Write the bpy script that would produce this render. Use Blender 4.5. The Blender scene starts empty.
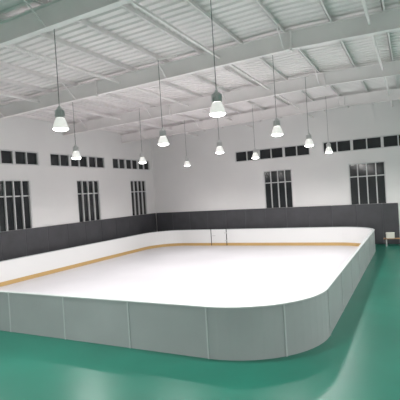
import bpy, bmesh
from math import *
from mathutils import Vector, Matrix
S=bpy.context.scene
COL=S.collection
try:
    S.view_settings.view_transform='Standard'
    S.view_settings.look='None'
except Exception: pass

# ---------------- materials ----------------
def mat(name,col,rough=.6,metal=0,noise=None,emit=None,bump=None,coat=0,spec=.5):
    m=bpy.data.materials.new(name);m.use_nodes=True
    nt=m.node_tree;b=nt.nodes['Principled BSDF']
    b.inputs['Base Color'].default_value=(*col,1)
    b.inputs['Roughness'].default_value=rough
    b.inputs['Metallic'].default_value=metal
    b.inputs['Specular IOR Level'].default_value=spec
    if coat: b.inputs['Coat Weight'].default_value=coat; b.inputs['Coat Roughness'].default_value=.15
    if emit:
        b.inputs['Emission Color'].default_value=(*emit[0],1);b.inputs['Emission Strength'].default_value=emit[1]
    tc=nt.nodes.new('ShaderNodeTexCoord')
    if noise:
        sc,amt=noise
        n=nt.nodes.new('ShaderNodeTexNoise');n.inputs['Scale'].default_value=sc;n.inputs['Detail'].default_value=5
        nt.links.new(tc.outputs['Object'],n.inputs['Vector'])
        r=nt.nodes.new('ShaderNodeValToRGB')
        r.color_ramp.elements[0].position=.3;r.color_ramp.elements[1].position=.7
        r.color_ramp.elements[0].color=(*[c*(1-amt) for c in col],1)
        r.color_ramp.elements[1].color=(*[min(1,c*(1+amt)) for c in col],1)
        nt.links.new(n.outputs['Fac'],r.inputs['Fac']);nt.links.new(r.outputs['Color'],b.inputs['Base Color'])
    if bump:
        sc,st=bump
        n=nt.nodes.new('ShaderNodeTexNoise');n.inputs['Scale'].default_value=sc
        nt.links.new(tc.outputs['Object'],n.inputs['Vector'])
        bp=nt.nodes.new('ShaderNodeBump');bp.inputs['Strength'].default_value=st;bp.inputs['Distance'].default_value=.01
        nt.links.new(n.outputs['Fac'],bp.inputs['Height']);nt.links.new(bp.outputs['Normal'],b.inputs['Normal'])
    return m
M_floor=mat('green_epoxy',(.009,.128,.088),.33,noise=(.5,.12),bump=(3,.08),spec=.4)
M_ice=mat('ice',(.62,.61,.64),.36,noise=(.35,.04))
M_wall=mat('wall_paint',(.77,.76,.755),.8,noise=(.4,.03))
M_deck=mat('roof_deck',(.82,.775,.775),.55,noise=(.3,.05))
M_steel=mat('steel_paint',(.86,.82,.82),.5,noise=(1,.04))
M_white=mat('board_white',(.76,.76,.76),.35)
M_grey=mat('board_grey',(.34,.36,.365),.4,noise=(.8,.05))
M_greyd=mat('board_seam',(.46,.49,.49),.4)
M_cap=mat('board_cap',(.50,.53,.53),.4)
M_yel=mat('kick_yellow',(.52,.34,.13),.4)
M_pad=mat('wall_pad_vinyl',(.055,.055,.062),.5,noise=(1.5,.15))
M_pads=mat('pad_seam',(.10,.10,.11),.6)
M_glass=mat('night_glass',(.02,.022,.025),.12)
M_frame=mat('window_frame',(.62,.62,.62),.4)
M_dark=mat('dark_rubber',(.02,.02,.02),.5)
M_cable=mat('lamp_cable',(.12,.12,.12),.5)
M_alu=mat('lamp_alu',(.62,.62,.62),.4,.3)
M_refl=mat('lamp_reflector',(.8,.8,.78),.3,emit=((1,.98,.94),.5))
M_lens=mat('lamp_lens',(1,1,1),.3,emit=((1,.98,.93),22))
M_wood=mat('bench_wood',(.35,.2,.1),.5,noise=(6,.2))
M_box=mat('white_card',(.7,.68,.62),.7)

# ---------------- mesh helper ----------------
class MB:
    def __init__(s): s.v=[];s.f=[];s.mi=[];s.m=[]
    def mid(s,m):
        if m not in s.m:s.m.append(m)
        return s.m.index(m)
    def box(s,a,b,m):
        x0,y0,z0=[min(p,q) for p,q in zip(a,b)];x1,y1,z1=[max(p,q) for p,q in zip(a,b)]
        s.hexa([(x0,y0,z0),(x1,y0,z0),(x1,y1,z0),(x0,y1,z0),(x0,y0,z1),(x1,y0,z1),(x1,y1,z1),(x0,y1,z1)],m)
    def hexa(s,vs,m):
        n=len(s.v);s.v+=[tuple(v) for v in vs];i=s.mid(m)
        for f in((0,3,2,1),(4,5,6,7),(0,1,5,4),(1,2,6,5),(2,3,7,6),(3,0,4,7)):
            s.f.append([n+k for k in f]);s.mi.append(i)
    def bar(s,p,q,w,h,m):
        p=Vector(p);q=Vector(q);d=(q-p).normalized()
        up=Vector((0,0,1)) if abs(d.z)<.95 else Vector((0,1,0))
        r=d.cross(up).normalized()*w/2;u=r.cross(d).normalized()*h/2
        s.hexa([p-r-u,p+r-u,q+r-u,q-r-u,p-r+u,p+r+u,q+r+u,q-r+u],m)
    def lathe(s,c,prof,m,n=24):
        cx,cy,cz=c;i=s.mid(m);base=len(s.v)
        for r,z in prof:
            for k in range(n):
                a=2*pi*k/n;s.v.append((cx+r*cos(a),cy+r*sin(a),cz+z))
        for j in range(len(prof)-1):
            for k in range(n):
                k2=(k+1)%n
                s.f.append([base+j*n+k,base+j*n+k2,base+(j+1)*n+k2,base+(j+1)*n+k]);s.mi.append(i)
    def disc(s,c,r,m,n=24,down=True):
        i=s.mid(m);b=len(s.v)
        for k in range(n):
            a=2*pi*k/n;s.v.append((c[0]+r*cos(a),c[1]+r*sin(a),c[2]))
        f=list(range(b,b+n));s.f.append(f[::-1] if down else f);s.mi.append(i)
    def sweep(s,path,sec,m,closed=True):
        i=s.mid(m);b=len(s.v);k=len(sec);n=len(path)
        for x,y,nx,ny in path:
            for o,z in sec: s.v.append((x+nx*o,y+ny*o,z))
        for a in range(n if closed else n-1):
            a2=(a+1)%n
            for j in range(k):
                j2=(j+1)%k
                s.f.append([b+a*k+j,b+a2*k+j,b+a2*k+j2,b+a*k+j2]);s.mi.append(i)
    def obj(s,name,parent=None,bevel=0,smooth=False):
        me=bpy.data.meshes.new(name);me.from_pydata(s.v,[],s.f)
        for m in s.m: me.materials.append(m)
        for p,i in zip(me.polygons,s.mi): p.material_index=i
        bm=bmesh.new();bm.from_mesh(me);bmesh.ops.recalc_face_normals(bm,faces=bm.faces);bm.to_mesh(me);bm.free()
        o=bpy.data.objects.new(name,me);COL.objects.link(o)
        if smooth:
            for p in me.polygons:p.use_smooth=True
        if bevel:
            b=o.modifiers.new('b','BEVEL');b.width=bevel;b.segments=2;b.limit_method='ANGLE'
        if parent:o.parent=parent
        return o
def empty(name,loc=(0,0,0)):
    e=bpy.data.objects.new(name,None);e.empty_display_size=.2;COL.objects.link(e);e.location=loc;return e

# ---------------- dimensions ----------------
XW,XE=-18.43,12.0
YN,YS=28.2,-6.0
XR=-3.2
SL=.022
def zb(x): # rafter underside
    return 7.78+SL*((x-XW) if x<XR else (2*XR-x-XW))
def zd(x): return zb(x)+.72   # deck underside
RX0,RX1,RY0,RY1=-17.53,-2.06,8.5,27.3
RAD=2.3;BH=1.2

# ---------------- floor ----------------
m=MB();m.box((XW-.3,YS-.3,-.2),(XE+.3,YN+.3,0),M_floor);m.obj('floor')

# ---------------- walls with openings ----------------
def wall(name,axis,pos,thick,a0,a1,top,holes,mat_):
    m=MB()
    As=sorted({a0,a1,*[h[0] for h in holes],*[h[1] for h in holes],*([XR] if axis=='y' else [])})
    for i in range(len(As)-1):
        p,q=As[i],As[i+1]
        zs=sorted({0,*[z for h in holes if h[0]<=p+1e-6 and h[1]>=q-1e-6 for z in h[2:]]})
        for j in range(len(zs)):
            z0=zs[j]
            hid=any(h[0]<=p+1e-6 and h[1]>=q-1e-6 and abs(h[2]-z0)<1e-6 for h in holes)
            if hid: continue
            if j+1<len(zs): t0=t1=zs[j+1]
            else: t0,t1=top(p),top(q)
            if axis=='y': vs=[(p,pos,z0),(q,pos,z0),(q,pos+thick,z0),(p,pos+thick,z0),(p,pos,t0),(q,pos,t1),(q,pos+thick,t1),(p,pos+thick,t0)]
            else: vs=[(pos,p,z0),(pos+thick,p,z0),(pos+thick,q,z0),(pos,q,z0),(pos,p,t0),(pos+thick,p,t0),(pos+thick,q,t1),(pos,q,t1)]
            m.hexa(vs,mat_)
    return m.obj(name)
CT,CB=6.68,5.90
WT,WB=5.12,2.45
Lcl=[(6.4,11.2),(12.0,16.8),(17.6,22.4),(23.2,27.8)]
Llo=[(8.4,10.4),(14.0,16.1),(19.6,21.7),(25.1,27.1)]
Bcl=[(-11.35,-6.0),(-5.17,.2),(1.0,6.4)]
Blo=[(-9.3,-7.3),(-3.65,-1.5),(2.2,4.3)]
wall('wall_left','x',XW,-.25,YS,YN,lambda y:zd(XW),[(a,b,CB,CT) for a,b in Lcl]+[(a,b,WB,WT) for a,b in Llo],M_wall)
wall('wall_back','y',YN,.25,XW-.25,XE+.25,lambda x:zd(x),[(a,b,CB,CT) for a,b in Bcl]+[(a,b,WB,WT) for a,b in Blo],M_wall)
wall('wall_right','x',XE,.25,YS,YN,lambda y:zd(XE),[],M_wall)
wall('wall_front','y',YS,-.25,XW-.25,XE+.25,lambda x:zd(x),[],M_wall)

# ---------------- windows ----------------
wn=0
def window(axis,a,b,z0,z1,cols,rows,wide=()):
    global wn
    wn+=1
    m=MB();f=.06
    def bx(p,q,za,zb_,d0,d1,mt):
        if axis=='x': m.box((XW-d1,p,za),(XW-d0,q,zb_),mt)
        else: m.box((p,YN+d0,za),(q,YN+d1,zb_),mt)
    e=.004
    a+=e;b-=e;z0+=e;z1-=e
    bx(a,b,z0,z1,.12,.14,M_glass)
    bx(a,b,z0,z0+f,.01,.12,M_frame);bx(a,b,z1-f,z1,.01,.12,M_frame)
    bx(a,a+f,z0+f,z1-f,.01,.12,M_frame);bx(b-f,b,z0+f,z1-f,.01,.12,M_frame)
    for i in range(1,cols):
        w=.16 if i in wide else f
        c=a+(b-a)*i/cols;bx(c-w/2,c+w/2,z0+f,z1-f,.02,.12,M_frame)
    for zz in rows:
        c=z0+(z1-z0)*zz;bx(a+f,b-f,c-f/2,c+f/2,.025,.12,M_frame)
    m.obj('window_%d'%wn)
for a,b in Lcl: window('x',a,b,CB,CT,6,[],(2,4))
for a,b in Llo: window('x',a,b,WB,WT,4,[.68])
for a,b in Bcl: window('y',a,b,CB,CT,6,[],(2,4))
for a,b in Blo: window('y',a,b,WB,WT,4,[.68])

# ---------------- ceiling deck (corrugated, ribs run eave to ridge) ----------------
m=MB();i=m.mid(M_deck)
ys=[];y=YS-.25
while y<YN+.25:
    ys+= [(y,0),(y+.16,0),(y+.2,.05),(y+.28,.05),(y+.32,0)]
    y+=.32
ys=[(min(a,YN+.25),h) for a,h in ys]
xs=[XW-.25,XR,XE+.25]
for yy,h in ys:
    for x in xs: m.v.append((x,yy,zd(min(max(x,XW),XE))+h))
for k in range(len(ys)-1):
    for j in range(2):
        m.f.append([k*3+j,k*3+j+1,(k+1)*3+j+1,(k+1)*3+j]);m.mi.append(i)
for xa,xb in((XW-.25,XR),(XR,XE+.25)):
    za,zc=zd(max(xa,XW))+.06,zd(min(xb,XE))+.06
    m.hexa([(xa,YS-.25,za),(xb,YS-.25,zc),(xb,YN+.25,zc),(xa,YN+.25,za),(xa,YS-.25,za+.1),(xb,YS-.25,zc+.1),(xb,YN+.25,zc+.1),(xa,YN+.25,za+.1)],M_deck)
m.obj('ceiling')

# purlins
m=MB()
x=XW+.5
PX=[]
while x<XE-.3:
    PX.append(x);x+=1.45
PH=.16
for x in PX:
    z=zd(x)
    m.box((x-.012,YS,z-PH),(x+.012,YN,z),M_steel)
    m.box((x-.012,YS,z-PH),(x+.06,YN,z-PH+.015),M_steel)
m.obj('roof_purlins')

# rafters (I-beam portal frames)
RY=[-3.6,2.0,7.6,13.2,18.8,24.4]
for ry in RY:
    e=empty('roof_rafter',(0,0,0))
    m=MB()
    D=.56
    for xa,xb in((XW+.01,XR),(XR,XE-.01)):
        za,zc=zb(xa),zb(xb)
        def seg(y0,y1,l,h,xa=xa,xb=xb,za=za,zc=zc):
            m.hexa([(xa,y0,za+l),(xb,y0,zc+l),(xb,y1,zc+l),(xa,y1,za+l),(xa,y0,za+h),(xb,y0,zc+h),(xb,y1,zc+h),(xa,y1,za+h)],M_steel)
        seg(ry-.09,ry+.09,0,.02);seg(ry-.09,ry+.09,D-.02,D);seg(ry-.006,ry+.006,.02,D-.02)
    for px in (XR,-11.0,4.5):
        m.box((px-.03,ry-.1,zb(px)-.06),(px+.03,ry+.1,zb(px)+D+.0),M_steel)
    m.obj('beam',e)
    m=MB()
    for k,x in enumerate(PX):
        if k%3==1:
            m.bar((x,ry-.02,zb(x)+.03),(x,ry-.75,zd(x)-PH+.02),.035,.035,M_steel)
            m.bar((x,ry+.02,zb(x)+.03),(x,ry+.75,zd(x)-PH+.02),.035,.035,M_steel)
    m.obj('fly_braces',e)
m=MB()
for x in(-14.2,-9.9,-5.65,-.9,4,8):
    z=zb(x)+.3
    m.bar((x,YS,z),(x,YN,z),.07,.07,M_steel)
m.obj('roof_tie_tubes')

# ---------------- rink ----------------
def rr(x0,x1,y0,y1,r,n=14):
    P=[]
    for cx,cy,a0 in((x1-r,y0+r,-pi/2),(x1-r,y1-r,0),(x0+r,y1-r,pi/2),(x0+r,y0+r,pi)):
        for k in range(n+1):
            a=a0+pi/2*k/n;P.append((cx+r*cos(a),cy+r*sin(a),cos(a),sin(a)))
    return P
P=rr(RX0,RX1,RY0,RY1,RAD)
e=empty('ice_rink')
m=MB();m.sweep(P,[(0,.0),(0,BH-.03),(-.035,BH-.03),(-.035,.0)],M_grey);m.obj('outer_panels',e)
m=MB();m.sweep(P,[(-.037,.23),(-.037,BH-.03),(-.09,BH-.03),(-.09,.23)],M_white);m.obj('inner_panels',e)
m=MB();m.sweep(P,[(-.037,.03),(-.037,.23),(-.105,.23),(-.105,.03)],M_yel);m.obj('kick_strip',e)
m=MB();m.sweep(P,[(.015,BH-.03),(.015,BH),(-.10,BH),(-.10,BH-.03)],M_cap);m.obj('top_cap',e)
m=MB()
def post(x,y,nx,ny):
    t=(-ny,nx);w=.018
    vs=[]
    for z in(0,BH-.03):
        for s_,o in((-w,0),(w,0),(w,.02),(-w,.02)):
            vs.append((x+t[0]*s_+nx*o,y+t[1]*s_+ny*o,z))
    m.hexa(vs,M_greyd)
x=-4.36
while x>RX0+RAD: post(x,RY0,0,-1);post(x,RY1,0,1);x-=2.2
y=RY0+RAD
while y<=RY1-RAD+.1: post(RX1,y,1,0);post(RX0,y,-1,0);y+=2.2
for c in((RX1-RAD,RY0+RAD,-pi/2),(RX1-RAD,RY1-RAD,0),(RX0+RAD,RY1-RAD,pi/2),(RX0+RAD,RY0+RAD,pi)):
    a=c[2]+pi/4;post(c[0]+RAD*cos(a),c[1]+RAD*sin(a),cos(a),sin(a))
m.obj('posts',e)
m=MB()
yi=RY1-.09
g=-.35
for xx in(-12.8,-11.6):
    m.box((xx+g-.025,yi-.02,.03),(xx+g+.025,yi-.002,BH+.06),M_dark)
m.box((-12.77+g,yi-.016,.24),(-11.63+g,yi-.003,BH-.03),M_white)
m.box((-12.77+g,yi-.03,.04),(-11.63+g,yi-.017,.23),M_yel)
m.box((-12.7+g,yi-.03,.72),(-12.45+g,yi-.016,.78),M_alu)
for z in(.35,.9): m.box((-11.75+g,yi-.03,z),(-11.58+g,yi-.016,z+.08),M_alu)
m.obj('gate',e)
m=MB();i=m.mid(M_ice)
Pi=rr(RX0+.106,RX1-.106,RY0+.106,RY1-.106,RAD-.106)
n=len(Pi)
for z in(0,.035):
    for p in Pi:m.v.append((p[0],p[1],z))
m.f.append(list(range(n,2*n)));m.mi.append(i)
for k in range(n):
    m.f.append([k,(k+1)%n,n+(k+1)%n,n+k]);m.mi.append(i)
m.obj('ice_surface',e)

# ---------------- wall padding ----------------
ZP=2.51
m=MB()
y=2.0
while y<YN-.15:
    y2=min(y+1.5,YN-.13)
    m.box((XW+.004,y+.012,.0),(XW+.12,y2-.012,ZP),M_pad);y=y+1.5
m.box((XW+.004,2.0,.0),(XW+.1,YN-.13,ZP-.03),M_pads)
m.obj('wall_padding',bevel=.02)
m=MB()
x=XW+.13
while x<-1.0:
    x2=min(x+1.5,-.9)
    m.box((x+.012,YN-.12,0),(x2-.012,YN-.004,ZP),M_pad);x+=1.5
m.box((XW+.13,YN-.1,0),(-.9,YN-.004,ZP-.03),M_pads)
m.obj('wall_padding',bevel=.02)

# ---------------- pendant lamps ----------------
def lamp(x,y,z=5.6):
    e=empty('high_bay_lamp',(x,y,z))
    m=MB();zt=zd(x)-PH-z
    m.lathe((0,0,0),[(.185,0),(.192,.0),(.192,.02),(.178,.06),(.15,.16),(.115,.24),(.095,.27)],M_refl)
    m.obj('reflector',e,smooth=True)
    m=MB();m.lathe((0,0,0),[(.185,.0),(.175,-.02),(.12,-.045),(.02,-.055)],M_lens);m.disc((0,0,-.055),.02,M_lens);m.obj('lens',e,smooth=True)
    m=MB()
    m.lathe((0,0,0),[(.09,.27),(.115,.275),(.115,.295),(.09,.30),(.09,.46),(.075,.49),(.04,.52),(.03,.56),(.012,.58)],M_alu)
    for k in range(12):
        a=k*pi/6;m.bar((.085*cos(a),.085*sin(a),.38),(.12*cos(a),.12*sin(a),.38),.012,.16,M_alu)
    m.obj('housing',e,smooth=False)
    m=MB();m.bar((0,0,.56),(0,0,zt-.05),.014,.014,M_cable)
    m.box((-.75,-.02,zt-.05),(.75,.02,zt-.012),M_steel)
    m.obj('cable',e)
    L=bpy.data.lights.new('lamp_light','SPOT');L.energy=610;L.color=(.995,.97,.955);L.shadow_soft_size=.16;L.spot_size=radians(168);L.spot_blend=.7
    o=bpy.data.objects.new('lamp_light',L);COL.objects.link(o);o.parent=e;o.location=(0,0,-.08)
    L=bpy.data.lights.new('ceiling_fill','POINT');L.energy=24;L.color=(1,.965,.95);L.shadow_soft_size=.1  # fill light added below each lens to brighten the ceiling
    o=bpy.data.objects.new('ceiling_fill',L);COL.objects.link(o);o.parent=e;o.location=(0,0,-.25)
DY=4.81
for k in range(-2,4): lamp(-7.73,7.80+DY*k)  # camera-side lamps of this row are unseen, added to light the near boards
for k in range(4): lamp(-3.97,8.96+DY*k)
for k in range(-3,3): lamp(-12.46,13.34+DY*k)  # near end of the row is out of view, added as light from camera side
lamp(-3.97,8.96-DY*2)  # unseen lamp behind the camera, added to light the outer boards
for k in range(-2,5): lamp(2.2,6+DY*k)  # unseen row right of view, added to light the hall evenly
for k in range(-1,5): lamp(7.5,6+DY*k)  # further unseen row, also added for overall hall light

# ---------------- bench with gear, back right ----------------
e=empty('bench')
m=MB()
for yy in(27.0,27.14,27.28): m.box((-1.75,yy,.44),(-.35,yy+.11,.48),M_wood)
for xx in(-1.6,-.5):
    m.box((xx-.03,27.02,0),(xx+.03,27.07,.44),M_alu);m.box((xx-.03,27.32,0),(xx+.03,27.37,.44),M_alu)
    m.box((xx-.03,27.02,.39),(xx+.03,27.37,.44),M_alu)
m.obj('seat_and_legs',e)
m=MB();m.box((-1.6,27.03,.482),(-1.15,27.36,.80),M_box);m.box((-1.61,27.02,.74),(-1.14,27.37,.81),M_box)
m.obj('storage_box',bevel=.01)

# ---------------- world & camera ----------------
w=bpy.data.worlds.new('w');S.world=w;w.use_nodes=True
w.node_tree.nodes['Background'].inputs[0].default_value=(.01,.012,.02,1)
yaw,pitch,roll=.4716,-.0130,-.0622
F=Vector((-sin(yaw)*cos(pitch),cos(yaw)*cos(pitch),sin(pitch)))
R=Vector((cos(yaw),sin(yaw),0));U=R.cross(F)
c,s=cos(roll),sin(roll)
Rx=c*R+s*U
Uy=-(s*R-c*U)
cd=bpy.data.cameras.new('camera');cd.sensor_width=36;cd.lens=419.9/400*36;cd.clip_end=200
co=bpy.data.objects.new('camera',cd);COL.objects.link(co)
mt=Matrix((Rx,Uy,-F)).transposed().to_4x4();mt.translation=Vector((0,0,3.758))
co.matrix_world=mt
S.camera=co
